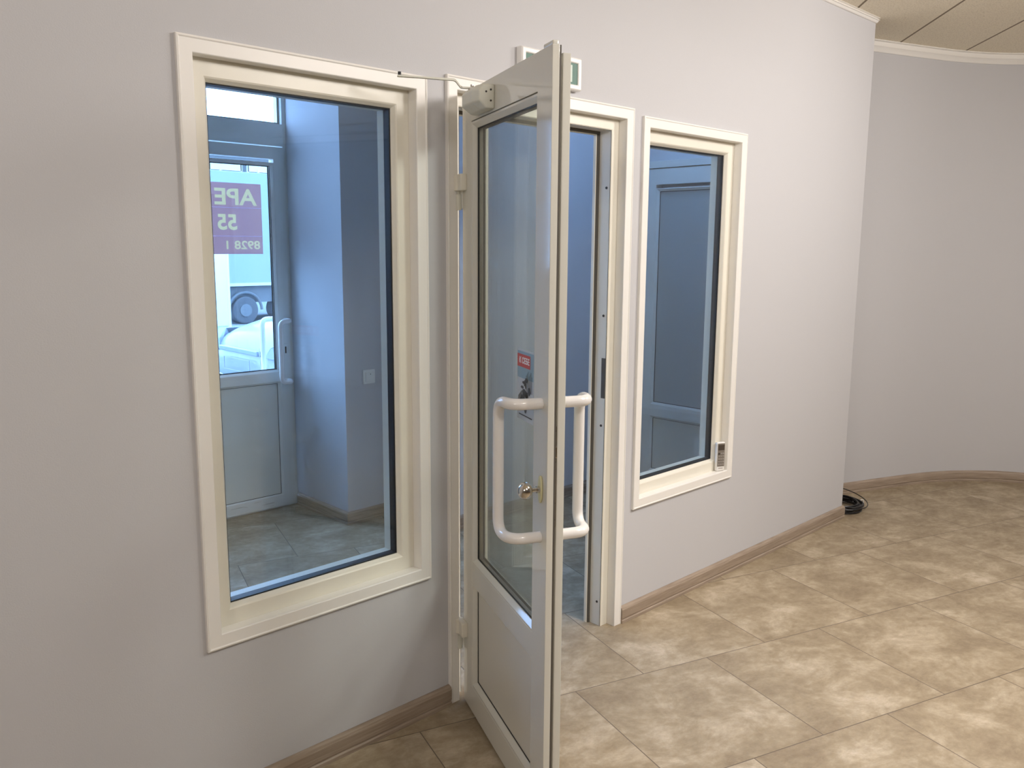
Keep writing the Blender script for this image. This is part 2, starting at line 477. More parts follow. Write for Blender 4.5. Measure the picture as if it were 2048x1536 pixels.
swept('wall_back', BACK, wallprof, M_WALL, label='grey wall behind the camera')
swept('wall_left', LEFT, wallprof, M_WALL, label='grey side wall to the left of the camera')

# skirting: (offset, z)
skirt = [(0, 0), (.020, 0), (.020, .012), (.016, .016), (.016, .019), (.019, .022), (.019, .060), (.015, .068), (.006, .073), (0, .073)]
swept('baseboard_front_left', [(-4.0, 0.0), (DR[0], 0.0)], skirt, M_WOOD, False, 'grey oak skirting under the left window')
swept('baseboard_front_right', [(DR[1], 0.0), (FX1 + .004, 0.0)], skirt, M_WOOD, False, 'grey oak skirting under the right window')
swept('baseboard_right', CURVE, skirt, M_WOOD, True, 'grey oak skirting bending along the curved wall')
swept('baseboard_back', BACK, skirt, M_WOOD, True, 'grey oak skirting behind the camera')
swept('baseboard_left', LEFT, skirt, M_WOOD, True, 'grey oak skirting on the left side wall')
# ceiling cove: stepped white profile
def cove(zb, zt, t=.05):
    k = (zt - zb) / .058
    return [(0, zb), (.006, zb), (.010, zb + .006 * k), (.016, zb + .024 * k), (.022, zb + .028 * k), (.022, zb + .034 * k), (t - .014, zb + .050 * k), (t, zb + .054 * k), (t, zt), (0, zt)]
swept('trim_1', CURVE, cove(2.775, H, .035), M_TRIM, True, 'white ceiling cove along the curved wall')
swept('trim_2', [(-4.0, 0.0), (FX1, 0.0)], cove(2.816, H, .026), M_TRIM, False, 'white ceiling cove on the window wall')
swept('trim_3', BACK, cove(2.775, H, .035), M_TRIM, True, 'white ceiling cove behind the camera')

# ------------------------------------------------------------------ fixed windows in the front wall
def window(name, R, label):
    e = empty(name, ((R[0] + R[1]) / 2, 0, R[2])); tag(e, label, kind='structure')
    ox, oz = e.location.x, e.location.z
    x0, x1, z0, z1 = R[0] - ox, R[1] - ox, R[2] - oz, R[3] - oz
    b = bmesh.new()
    rect_ring(b, x0, x1, z0, z1, [(0, .0), (0, -.012), (.005, -.014), (.008, -.011), (.040, -.011), (.042, -.009), (.042, .0305), (.0385, .0305), (.0385, 0)])
    o = obj('casing', b, M_TRIM, e, bevel=.0008); o['label'] = 'flat white casing around the window'
    b = bmesh.new()
    rect_ring(b, x0, x1, z0, z1, [(.0405, .031), (.086, .031), (.090, .034), (.098, .047), (.098, .0505), (.077, .0505), (.077, .0805), (.0995, .0805), (.1005, .083), (.1005, .114), (.0405, .114)])
    o = obj('window_frame', b, M_FRAME, e, bevel=.0006); o['label'] = 'cream plastic frame'
    b = bmesh.new()
    rect_ring(b, x0, x1, z0, z1, [(.078, .051), (.1000, .051), (.1015, .0515), (.1015, .0795), (.078, .080)])
    o = obj('spacer', b, M_BLACK, e); o['label'] = 'black glazing spacer'
    for y in (.0535, .0735):
        b = bx(x0 + .082, x1 - .082, y, y + .004, z0 + .082, z1 - .082)
        obj('pane', b, M_GLASS, e)
    # small mark on the frame and dirt specks
    return e
win_left = window('window_1', W1, 'large fixed window left of the open door')
win_right = window('window_2', W2, 'smaller looking fixed window right of the open door')
b = bmesh.new(); cyl(b, (-.345 + .0, .031, .80), (0, -1, 0), .0022, .002, 10)
obj('screw_hole', b, M_DARK, win_left)

# ------------------------------------------------------------------ door frame
fr = empty('door_frame', ((DR[0] + DR[1]) / 2, 0, 0)); tag(fr, 'white and cream frame around the doorway, fixed in the wall between both windows', 'door frame', kind='structure')
fr.name = 'trim_4'
ox = fr.location.x
b = bmesh.new()
door_ring(b, DR[0] - ox, DR[1] - ox, DR[2], [(0, .0), (0, -.012), (.005, -.014), (.008, -.011), (.042, -.011), (.044, -.009), (.044, .0305), (.0405, .0305), (.0405, 0)])
o = obj('casing', b, M_TRIM, fr, bevel=.0008); o['label'] = 'flat white casing around the doorway'
b = bmesh.new()
door_ring(b, DR[0] - ox, DR[1] - ox, DR[2], [(.0425, .031), (.083, .031), (.086, .034), (.086, .098), (.098, .098), (.100, .100), (.100, .1125), (.0425, .1125)])
o = obj('jamb', b, M_FRAME, fr, bevel=.0006); o['label'] = 'cream plastic frame with stop'
b = bmesh.new()
door_ring(b, DR[0] - ox, DR[1] - ox, DR[2], [(.084, .0905), (.093, .0905), (.097, .0975), (.084, .0978)])
o = obj('gasket', b, M_GREYRUB, fr); o['label'] = 'dark rubber seal'
b = bmesh.new()
door_ring(b, DR[0] - ox, DR[1] - ox, DR[2], [(.0858, .0335), (.0875, .0335), (.0875, .0352), (.0858, .0352)])
obj('seam', b, M_GREYRUB, fr)
xj = DR[1] - .086 - ox
for z in (1.826, 1.322, .870, .105):
    b = bmesh.new(); cyl(b, (xj + .001, .052, z), (-1, 0, 0), .0052, .003, 12)
    obj('screw', b, M_DARK, fr)
b = bx(xj - .0022, xj + .001, .037, .056, .985, 1.150)
o = obj('strike_plate', b, M_GREYRUB, fr, bevel=.0008); o['label'] = 'grey metal strike plate'

# ------------------------------------------------------------------ door leaves
def pull_handle(parent, s, z0, z1, y0, out, ds, r=.0150, rb=.058):
    """D-shaped tube; out = signed stand-off along local y, ds = signed sideways offset of the grip"""
    P = fillet([(s, y0 - out * .12, z1), (s, y0 + out * 1.0, z1), (s + ds, y0 + out * 1.08, z1 + .0), (s + ds, y0 + out * 1.08, z1 - .10)], [abs(out) * .62, .042], 10)
    Q = fillet([(s, y0 - out * .12, z0), (s, y0 + out * 1.0, z0), (s + ds, y0 + out * 1.08, z0), (s + ds, y0 + out * 1.08, z0 + .10)], [abs(out) * .62, .060], 10)
    b = bmesh.new(); tube(b, P + list(reversed(Q)), r, 20)
    o = obj('pull_handle', b, M_HANDLE, parent, smooth=True); o['label'] = 'white D-shaped tube pull handle'
    return o

def door_leaf(e, W, z0, z1, stile, gz, pz, mats, T=.055, pane=M_DGLASS, label='white plastic rails and stiles'):
    """e at the hinge; local x = across, local y = thickness (0 = room face). gz/pz: opening heights of glazing/panel"""
    mf, mp = mats
    b = bmesh.new()
    rect_ring(b, 0, W, z0, z1, [(0, 0), (0, .0185), (.015, .0205), (.015, .0235), (.0215, .0245), (.0215, .0325), (.015, .0335), (.015, T), (stile, T), (stile, 0)])
    box(b, stile - .002, W - stile + .002, .0004, T - .0004, pz[1], gz[0])
    o = obj('leaf_frame', b, mf, e, bevel=.0012); o['label'] = label
    # beads
    for (a, c, hh) in ((gz[0], gz[1], 1), (pz[0], pz[1], 0)):
        b = bmesh.new()
        rect_ring(b, stile, W - stile, a, c, [(-.001, .001), (.005, .001), (.016, .011), (.018, .013), (.018, .0155), (-.001, .0155)])
        rect_ring(b, stile, W - stile, a, c, [(-.001, T - .001), (.005, T - .001), (.018, T - .012), (.018, T - .015), (-.001, T - .015)])
        obj('glazing_bead', b, mf, e, bevel=.0005)
        b = bmesh.new()
        if hh:
            rect_ring(b, stile, W - stile, a, c, [(.002, .0156), (.0215, .0156), (.0215, .0172), (.002, .0172)])
            rect_ring(b, stile, W - stile, a, c, [(.002, .0375), (.0215, .0375), (.0215, .0390), (.002, .0390)])
            obj('gasket', b, M_BLACK, e)
            b = bmesh.new()
            rect_ring(b, stile, W - stile, a, c, [(.006, .0212), (.016, .0212), (.016, .0335), (.006, .0335)])
            o = obj('spacer', b, M_GREYRUB if mf is not M_LEAF else M_STEEL, e)
            for y in (.0173, .0340):
                b = bx(stile + .001, W - stile - .001, y, y + .0034, a + .001, c - .001)
                obj('pane', b, pane, e)
        else:
            rect_ring(b, stile, W - stile, a, c, [(.002, .0156), (.0205, .0156), (.0205, .0172), (.002, .0172)])
            obj('gasket', b, M_BLACK, e)
            b = bx(stile + .001, W - stile - .001, .0173, .0370, a + .001, c - .001)
            o = obj('lower_panel', b, mp, e); o['label'] = 'plain solid infill panel'

LEAF = empty('door_1', (1.8645, -.0225, 0), -1.9939)
tag(LEAF, 'white door leaf standing open into the room, glazed above and solid below', 'door', kind='structure')
LW, LZ0, LZ1, LT = .742, .008, 2.074, .055
door_leaf(LEAF, LW, LZ0, LZ1, .095, (.548, 1.975), (.105, .475), (M_LEAF, M_PANEL), LT)
pull_handle(LEAF, .700, .839, 1.198, 0.0, -.083, -.082)
pull_handle(LEAF, .700, .839, 1.198, LT, .083, -.082)
# cap on the top corner of the flange and dark seal behind the flange
b = bx(LW - .062, LW - .001, .001, .0165, LZ1 - .001, LZ1 + .010)
o = obj('corner_cap', b, M_LEAF, LEAF, bevel=.003); o['label'] = 'small plastic cap on the top corner'
b = bmesh.new(); rect_ring(b, 0, LW, LZ0, LZ1, [(.001, .0183), (.001, .0235), (.015, .0235), (.015, .0205)])
o = obj('flange_seal', b, M_GREYRUB, LEAF); o['label'] = 'dark rubber seal behind the flange'
# lock strip in the free edge
ex = LW - .0215
b = bmesh.new(); box(b, ex - .001, ex + .0015, .0250, .0322, .04, 2.03)
o = obj('lock_strip', b, M_STEEL, LEAF); o['label'] = 'dull steel strip in the door edge'
b = bmesh.new(); box(b, ex, ex + .0045, .0240, .0340, .870, 1.140)
pl = obj('lock_plate', b, M_STEEL, LEAF, bevel=.0006); pl['label'] = 'steel lock faceplate in the door edge'
b = bmesh.new(); box(b, ex + .003, ex + .012, .0262, .0322, 1.058, 1.088)
obj('latch', b, M_CHROME, pl, bevel=.002)
b = bmesh.new(); box(b, ex + .0035, ex + .0056, .0262, .0325, .968, 1.030); obj('bolt', b, M_STEEL, pl, bevel=.0005)
for z in (1.128, 1.046, .935, .890):
    b = bmesh.new(); cyl(b, (ex + .0035, .029, z), (1, 0, 0), .0022, .0018, 10); obj('screw', b, M_DARK, pl)
# knob
b = bmesh.new()
tube(b, [(.704, -.000, .970), (.704, -.006, .970)], .0125, 18)
bmesh.ops.scale(b, vec=(1, 1, 3.0), space=Matrix.Translation((-.704, 0, -.970)), verts=b.verts)
kn = obj('escutcheon', b, M_CREAM, LEAF, bevel=.002, smooth=True); kn['label'] = 'yellowed oblong lock escutcheon'
b = bmesh.new(); cyl(b, (.704, -.004, .970), (0, -1, 0), .0095, .010, 18); cyl(b, (.704, -.010, .970), (0, -1, 0), .0058, .026, 16)
ball(b, (.704, -.046, .970), .0235, 1, .84, 1)
ko = obj('door_knob', b, M_CHROME, LEAF, smooth=True); ko['label'] = 'round satin metal knob'
# hinges
def hinge(z, label):
    b = bmesh.new()
    box(b, .004, .046, -.021, .001, z, z + .052)
    cyl(b, (-.003, -.014, z), (0, 0, 1), .0150, .052, 18)
    h = obj('hinge', b, M_FRAME, LEAF, bevel=.003, smooth=True); h['label'] = label
    b = bmesh.new(); cyl(b, (-.006, -.012, z - .012), (0, 0, 1), .0062, .014, 14)
    cyl(b, (-.006, -.012, z - .060), (0, 0, 1), .0100, .050, 18)
    obj('hinge_barrel', b, M_CLOSER, h, smooth=True)
    b = bmesh.new(); box(b, -.018, -.008, -.010, .004, z - .055, z + .045)
    obj('hinge_leaf', b, M_FRAME, h, bevel=.002)
hinge(1.772, 'cream hinge near the top of the door')
hinge(.258, 'cream hinge near the bottom of the door')
# closer
b = bmesh.new()
s0, s1, zz0, zz1, dp = .165, .318, 1.985, 2.052, -.058
rings = []
for s, k in ((s0, .72), (s0 + .02, 1.0), (s1 - .035, 1.0), (s1, .80)):
    zc = (zz0 + zz1) / 2; hz = (zz1 - zz0) / 2
    rings.append([(s, 0, zc - hz), (s, dp * .55 * k, zc - hz), (s, dp * k, zc - hz * .45 * k), (s, dp * k, zc + hz * .55 * k), (s, dp * .75 * k, zc + hz), (s, 0, zc + hz)])
loops(b, rings)
cl = obj('door_closer', b, M_CLOSER, LEAF, bevel=.004, seg=3); cl['label'] = 'cream overhead closer body on the top rail'
for yy, z in ((-.012, 2.036), (-.012, 2.006), (-.026, 2.030)):
    b = bmesh.new(); cyl(b, (s1 - .002, yy, z), (1, 0, 0), .0028, .0035, 10); obj('screw', b, M_DARK, cl)
LI = LEAF.matrix_basis.inverted()
def loc_pt(x, y, z):
    m = Matrix.Translation(LEAF.location) @ Matrix.Rotation(-1.9939, 4, 'Z')
    return m.inverted() @ Vector((x, y, z))
pv = Vector((.205, -.032, 2.052))
tipw = loc_pt(1.556, -.094, 2.078)
bend = pv + (tipw - pv).normalized() * .034; bend.z = 2.056
bend2 = pv + (tipw - pv).normalized() * .052; bend2.z = 2.077
b = bmesh.new(); cyl(b, (pv.x, pv.y, 2.050), (0, 0, 1), .012, .004, 18); cyl(b, (pv.x, pv.y, 2.054), (0, 0, 1), .0060, .012, 6)
obj('arm_pivot', b, M_CHROME, cl)
d = (tipw - bend2).normalized(); sd = Vector((-d.y, d.x, 0)).normalized()
b = bmesh.new()
path = fillet([pv + Vector((0, 0, .004)), bend, bend2, bend2 + (tipw - bend2) * .55, tipw], [.006, .006, .004], 5)
rings = []
for i, p in enumerate(path):
    t = (p - pv).length / (tipw - pv).length
    hw, ht = (.0072, .0024) if t > .62 or t < .15 else (.0042, .0036)
    rings.append([p + sd * hw + Vector((0, 0, ht)), p - sd * hw + Vector((0, 0, ht)), p - sd * hw - Vector((0, 0, ht)), p + sd * hw - Vector((0, 0, ht))])
loops(b, rings)
ar = obj('closer_arm', b, M_CLOSER, cl, bevel=.001); ar['label'] = 'thin loose closer arm pointing over the left window'
b = bmesh.new(); tp = tipw - d * .006; cyl(b, (tp.x, tp.y, tp.z + .002), (0, 0, 1), .0048, .010, 12)
obj('arm_stud', b, M_BLACK, cl)

# sticker on the door glass (on the room side of the front pane)
st = bmesh.new(); yS = .0168
def card(name, parent, x0, x1, z0, z1, y, m, label=None, t=.0003):
    o = obj(name, bx(x0, x1, y - t, y, z0, z1), m, parent)
    if label: o['label'] = label
    return o
sk = card('sticker', LEAF, .474, .600, 1.118, 1.316, yS + .0004, M_STICKW, 'door sticker with a red box, blue sky and a dark tractor sketch')
card('sky_band', sk, .476, .598, 1.236, 1.311, yS, M_STICKB)
card('red_box', sk, .476, .574, 1.267, 1.303, yS - .0004, M_STICKR)
tb = text_bm('К СЕБЕ', .0225, .0002, .0007)
bmesh.ops.rotate(tb, matrix=Matrix.Rotation(PI / 2, 3, 'X'), verts=tb.verts)
bmesh.ops.translate(tb, vec=(.530, yS - .0010, 1.285), verts=tb.verts)
obj('lettering', tb, M_SIGNW, sk)
b = bmesh.new()
rnd = random.Random(7)
for k in range(26):
    cx = .505 + rnd.random() * .065; cz = 1.150 + rnd.random() * .085; a = .006 + rnd.random() * .012; c = .003 + rnd.random() * .010
    n = 7; off = rnd.random() * 6
    vs = [b.verts.new((cx + a * math.cos(off + 2 * PI * i / n) * (.7 + .3 * rnd.random()), yS - .0006, cz + c * math.sin(off + 2 * PI * i / n))) for i in range(n)]
    b.faces.new(vs)
for k in range(7):
    x = .545 + k * .007; box(b, x, x + .0012, yS - .0008, yS - .0004, 1.20, 1.248 + (k % 3) * .006)
for k in range(5):
    box(b, .485 + k * .006, .487 + k * .006, yS - .0008, yS - .0004, 1.15, 1.185 + k * .004)
box(b, .490, .590, yS - .0008, yS - .0004, 1.131, 1.134)
o = obj('sketch', b, M_STICKK, sk); o['label'] = 'dark machine drawing on the sticker'

# ------------------------------------------------------------------ exit sign above the doorway
sg = empty('exit_sign', (2.277, 0.0, 2.150)); tag(sg, 'white framed green exit sign on the wall above the open door', 'sign')
b = bmesh.new(); rect_ring(b, -.152, .152, 0, .112, [(0, 0), (0, -.024), (.004, -.030), (.017, -.030), (.020, -.026), (.020, 0)])
obj('sign_frame', b, M_SIGNW, sg, bevel=.002)
o = obj('sign_panel', bx(-.133, .133, -.0245, 0, .019, .093), M_SIGNG, sg)
obj('pictogram', bx(.082, .103, -.0262, -.024, .027, .085), M_SIGNP, sg)

# ------------------------------------------------------------------ remote control on the right window's ledge
rc = empty('remote_control', (3.525, .010, .5336), -.42); tag(rc, 'white remote control with a grey keypad, standing upright on the ledge of the right window', 'remote control')
bw = .023
b = bx(-bw, bw, -.011, .010, .0005, .142)
obj('body', b, M_REMOTE, rc, bevel=.006, seg=4, smooth=True)
b = bx(-bw + .004, bw - .004, -.0122, -.0105, .024, .137)
kp = obj('keypad', b, M_REMPAD, rc, bevel=.0005); kp['label'] = 'grey keypad area'
obj('screen', bx(-bw + .006, bw - .006, -.0130, -.0120, .104, .130), M_REMSCR, rc)
for i in range(5):
    for j in range(3):
        if i == 4 and j == 0: continue
        x = -.0115 + j * .0115; z = .034 + i * .0135
        obj('button', bx(x - .0042, x + .0042, -.0136, -.0121, z - .0035, z + .0035), M_REMBTN, rc, bevel=.0005)
obj('button', bx(-.0165, -.0065, -.0138, -.0121, .083, .091), M_REMSCR, rc, bevel=.0005)['label'] = 'dark power button'
obj('logo_strip', bx(-.012, .012, -.0117, -.0109, .013, .0165), M_REMBTN, rc)

# ------------------------------------------------------------------ cable coil behind the corner
cc = empty('cable_coil', (5.06, .085, 0)); tag(cc, 'coil of black cable lying on the floor behind the corner of the window wall', 'cable')
b = bmesh.new(); rnd = random.Random(3); pts = []
turns = 13; seg = 40
for k in range(turns * seg + 1):
    a = 2 * PI * k / seg; t = k / seg
    ph = math.sin(t * 2.1) * .5 + .5
    r = .112 + .018 * math.sin(t * 1.7 + 1) + .006 * math.sin(a * 3 + t)
    z = .008 + .0026 * t + .010 * ph * (1 + math.sin(a + t * .6)) * .5
    pts.append((r * math.cos(a) * 1.12, r * math.sin(a) * .98, z))
tube(b, pts, .0050, 8)
o = obj('windings', b, M_CABLE, cc, smooth=True)
b = bmesh.new(); pts = []
for k in range(61):
    a = 2 * PI * k / 60
    pts.append((.030 + .175 * math.cos(a), .010 + .150 * math.sin(a), .026 + .038 * (1 + math.sin(a - .2))))
tube(b, pts, .0030, 8)
o = obj('loose_loop', b, M_CABLE, cc, smooth=True); o['label'] = 'single loose loop standing off the coil'
for (x, y) in ((.125, -.035), (.140, -.075)):
    b = bmesh.new(); mt = Matrix.Translation((x * .98, y * .98, .028)) @ Matrix.Rotation(math.atan2(y, x), 4, 'Z')
    tube(b, [mt @ Vector((.014 * math.cos(t), 0, .014 * math.sin(t))) for t in [2 * PI * i / 18 for i in range(18)]], .0030, 8, closed=True)
    o = obj('cable_tie', b, M_TIE, cc, smooth=True); o['label'] = 'white cable tie'

# ------------------------------------------------------------------ vestibule behind the front wall
VX0, VX1, VY1 = .80, 4.34, 2.53
vest = [(2.665, 2.54), (2.665, 1.91), (3.02, 1.91), (3.02, 1.42), (VX1, 1.42)]
swept('wall_vestibule_back', vest, wallprof, M_WALL, False, 'stepped grey wall inside the entrance lobby')
vest2 = [(VX1, 1.42), (VX1, .12)]
swept('wall_vestibule_right', vest2, wallprof, M_WALL, False, 'grey side wall of the lobby behind the white side door')
swept('wall_vestibule_left', [(VX0, .12), (VX0, 2.54)], wallprof, M_WALL, False, 'grey side wall of the lobby to the left of the outer door')
swept('baseboard_vestibule', [(2.665, 2.45), (2.665, 1.91), (3.02, 1.91), (3.02, 1.42), (VX1, 1.42), (VX1, 1.25)], skirt, M_WOOD, False, 'grey oak skirting inside the lobby')
sk_ = empty('fill_skylight', ((SKX0 + SKX1) / 2, (SKY0 + SKY1) / 2, H)); tag(sk_, 'square roof light added to the lobby ceiling, out of view, to brighten the lobby', kind='structure')  # unseen roof light, added to bring daylight onto the lobby walls
b = bmesh.new()
for q in ((-.325, .325, -.325, -.295), (-.325, .325, .295, .325), (-.325, -.295, -.295, .295), (.295, .325, -.295, .295)): box(b, *q, .0, .10)
obj('window_frame', b, M_EXTLEAF, sk_); obj('pane', bx(-.294, .294, -.294, .294, .05, .054), M_XGLASS, sk_)
# outer wall with the doorway and a hole for the added side window
b = bmesh.new()
wall_holes(b, .68, 7.4, 0.0, 4.2, 2.54, 2.66, [(1.80, 2.70, -1.0, 2.82), (.88, 1.70, 1.40, 2.80)])
tag(obj('wall_outer', b, M_FAC, kind='structure'), 'outer wall of the building around the entrance door')
# outer door frame with transom light
of = empty('trim_5', (2.235, 2.47, 0)); tag(of, 'white frame of the outer door with a bright transom light above', kind='structure')
b = bmesh.new()
rect_ring(b, 1.785 - 2.235, 2.690 - 2.235, -.012, 2.82, [(0, 0), (.045, 0), (.048, .003), (.048, .075), (0, .075)])
box(b, -.41, .41, .0005, .0745, 2.160, 2.285)
obj('frame', b, M_EXTLEAF, of, bevel=.001)
b = bmesh.new(); rect_ring(b, -.402, .407, 2.285, 2.772, [(0, .03), (.012, .03), (.012, .06), (0, .06)])
obj('spacer', b, M_STEEL, of)
obj('pane', bx(-.395, .400, .04, .044, 2.290, 2.766), M_XGLASS, of)
sw = empty('fill_window', (1.29, 2.56, 1.40)); tag(sw, 'fixed side window added left of the outer door, out of view, to brighten the lobby', kind='structure')  # hidden from the camera, added to let more daylight into the lobby
b = bmesh.new(); rect_ring(b, -.41, .41, 0, 1.40, [(0, 0), (.06, 0), (.06, .06), (0, .06)]); obj('window_frame', b, M_EXTLEAF, sw, bevel=.001)
obj('pane', bx(-.36, .36, .03, .034, .05, 1.35), M_XGLASS, sw)
XD = empty('door_2', (1.838, 2.452, 0), 0.0); tag(XD, 'white half-glazed outer door seen through the left window, closed', 'door', kind='structure')
door_leaf(XD, .800, .012, 2.152, .068, (.838, 2.062), (.068, .790), (M_EXTLEAF, M_EXTPANEL), .055, pane=M_XGLASS, label='white rails and stiles, scuffed at the bottom')
pull_handle(XD, .768, .786, 1.150, 0.0, -.075, -.075)
pull_handle(XD, .768, .786, 1.150, .055, .075, -.075)
b = bmesh.new(); box(b, .752, .778, -.006, .001, .935, 1.010)
es = obj('escutcheon', b, M_EXTLEAF, XD, bevel=.004, seg=3)
obj('keyhole', bx(.761, .769, -.0085, -.005, .952, .992), M_DARK, es, bevel=.001)
b = bmesh.new()
for k in range(14):
    x = .08 + rnd.random() * .62; z = .02 + rnd.random() * .05; l = .02 + rnd.random() * .06
    box(b, x, x + l, -.0006, .0002, z, z + .0012)
o = obj('scuffs', b, M_REMBTN, XD); o['kind'] = 'stuff'
# closer track seen at the very edge
# poster with mirrored lettering, taped to the outside of the glass
px1, px0 = .667, .060
pz0, pz1 = 1.541, 1.939
ps = empty('poster', (0, .0395, 0)); ps.parent = XD
ps['label'] = 'red notice on the outer door glass, its yellow writing reversed'
LB = bmesh.new()                      # outline of the sheet with the letter shapes left open
def flat_text(body, size, bold):
    cu = bpy.data.curves.new('lettering', 'FONT'); cu.body = body; cu.size = size; cu.offset = bold; cu.resolution_u = 3
    o = bpy.data.objects.new('lettering', cu); COL.objects.link(o); bpy.context.view_layer.update()
    me = bpy.data.meshes.new_from_object(o.evaluated_get(bpy.context.evaluated_depsgraph_get()))
    t = bmesh.new(); t.from_mesh(me)
    bpy.data.objects.remove(o); bpy.data.curves.remove(cu); bpy.data.meshes.remove(me)
    bmesh.ops.remove_doubles(t, verts=t.verts, dist=1e-5)
    return t
def mtext(s, size, xr, zc, bold=.002, wide=1.0):
    tb = flat_text(s, size, bold)
    mx = -min(v.co.x for v in tb.verts) * wide; ys = [v.co.y for v in tb.verts]; cy = (max(ys) + min(ys)) / 2
    for v in tb.verts: v.co = (xr - mx - v.co.x * wide, .0004, zc + v.co.y - cy)
    vm = {}
    for e in tb.edges:
        if len(e.link_faces) == 1:
            for v in e.verts:
                if v not in vm: vm[v] = LB.verts.new(v.co)
            LB.edges.new([vm[v] for v in e.verts])
    obj('lettering', tb, M_PLETTER, ps)
mtext('APE', .126, .640, 1.862, .0028, 1.20)
mtext('55', .118, .512, 1.720, .0035, 1.05)
mtext('8928 1', .066, .650, 1.592, .0014, 1.22)
for zr in (1.8000, 1.6400):
    r_ = [LB.verts.new(p) for p in ((px0 + .01, .0004, zr), (px1 - .004, .0004, zr), (px1 - .004, .0004, zr + .0035), (px0 + .01, .0004, zr + .0035))]
    for i in range(4): LB.edges.new((r_[i], r_[(i + 1) % 4]))
    obj('rule_line', bx(px0 + .01, px1 - .004, .0003, .0005, zr, zr + .0035), M_PLINE, ps)
q = [LB.verts.new(p) for p in ((px0, .0004, pz0), (px1, .0004, pz0), (px1, .0004, pz1), (px0, .0004, pz1))]
for i in range(4): LB.edges.new((q[i], q[(i + 1) % 4]))
bmesh.ops.triangle_fill(LB, use_beauty=True, use_dissolve=False, edges=LB.edges[:], normal=(0, 1, 0))
obj('sheet', LB, M_POSTER, ps)

# side door on the lobby's right wall
SD = empty('door_3', (VX1 - .058, 1.085, 0), -PI / 2); tag(SD, 'white side door with a grey upper pane seen through the right window', 'door', kind='structure')
door_leaf(SD, .63, .010, 2.055, .092, (.628, 1.942), (.205, .565), (M_EXTLEAF, M_EXTPANEL), .055, pane=M_FROST)
pull_handle(SD, .575, .93, 1.24, 0.0, -.055, -.04, r=.011)
for z in (.32, 1.62):
    b = bx(-.012, .02, -.014, .0, z, z + .05); obj('hinge', b, M_STEEL, SD, bevel=.002)
sf = empty('trim_6', (VX1, .77, 0), -PI / 2); tag(sf, 'white frame around the lobby side door', kind='structure')
b = bmesh.new(); door_ring(b, -.36, .36, 2.10, [(0, 0), (0, -.062), (.040, -.062), (.040, 0)])
obj('frame', b, M_EXTLEAF, sf, bevel=.001)

# light switch in the lobby
ls = empty('light_switch', (2.823, 1.91, .808)); tag(ls, 'white light switch on the lobby wall seen through the left window', 'switch')
obj('cover_plate', bx(-.041, .041, -.010, 0, 0, .082), M_SWITCH, ls, bevel=.003)
rk = obj('rocker', bx(-.028, .028, -.0165, -.009, .014, .068), M_SWITCH, ls, bevel=.002)
b = bmesh.new(); cyl(b, (.004, -.0162, .056), (0, -1, 0), .0028, .0012, 10); obj('indicator', b, M_DARK, rk)

# ------------------------------------------------------------------ outside
tag(obj('ground', bx(-30, 45, 2.66, 40, -.12, -.012), M_ASPH, kind='structure'), 'pale asphalt yard outside the entrance')

# parked car, nose towards the left
car = empty('car', (4.02, 5.85, 0.0)); tag(car, 'white car parked outside, its headlamp and plate seen through the outer door glass', 'car')
b = bmesh.new(); rings = []
#   x, half width bottom, half width top, z bottom, z shoulder, z top(centre)
secs = [(-.02, .62, .55, .28, .42, .50), (.06, .78, .66, .20, .56, .66), (.22, .84, .74, .18, .66, .76), (.62, .86, .78, .18, .76, .86), (1.15, .87, .80, .18, .83, .94),
        (2.0, .88, .82, .18, .88, .98), (3.2, .88, .82, .18, .90, 1.0), (3.9, .84, .76, .20, .88, .97), (4.15, .72, .66, .30, .70, .80)]
for x, wb, wt, zb, zs, zt in secs:
    r = [(x, -wb * .9, zb), (x, -wb, zb + .10), (x, -wb, zs - .12), (x, -wt - .03, zs), (x, -wt * .62, (zs + zt) / 2 + .03), (x, 0, zt)]
    r += [(x, -p[1], p[2]) for p in reversed(r[:-1])]
    rings.append(r)
loops(b, rings)
cb = obj('body', b, M_CARPAINT, car, smooth=True); md = cb.modifiers.new('sub', 'SUBSURF'); md.levels = 1; md.render_levels = 2
b = bmesh.new(); rings = []
for x, wd, zb, zt in ((1.05, .72, .86, .90), (1.75, .66, .88, 1.38), (2.3, .66, .90, 1.46), (3.1, .64, .90, 1.42), (3.95, .66, .88, .96)):
    rings.append([(x, -wd - .06, zb), (x, -wd + (.06 if zt > 1 else 0), zt - .04), (x, -wd * .5, zt), (x, wd * .5, zt), (x, wd - (.06 if zt > 1 else 0), zt - .04), (x, wd + .06, zb)])
loops(b, rings); obj('cabin_glass', b, M_CARGLASS, car, smooth=True)
b = bmesh.new(); rings = []
for x, zt in ((1.80, 1.395), (2.3, 1.475), (3.1, 1.435)):
    rings.append([(x, -.60, zt - .045), (x, -.34, zt), (x, .34, zt), (x, .60, zt - .045), (x, .58, zt - .07), (x, -.58, zt - .07)])
loops(b, rings); obj('roof', b, M_CARPAINT, car, smooth=True)
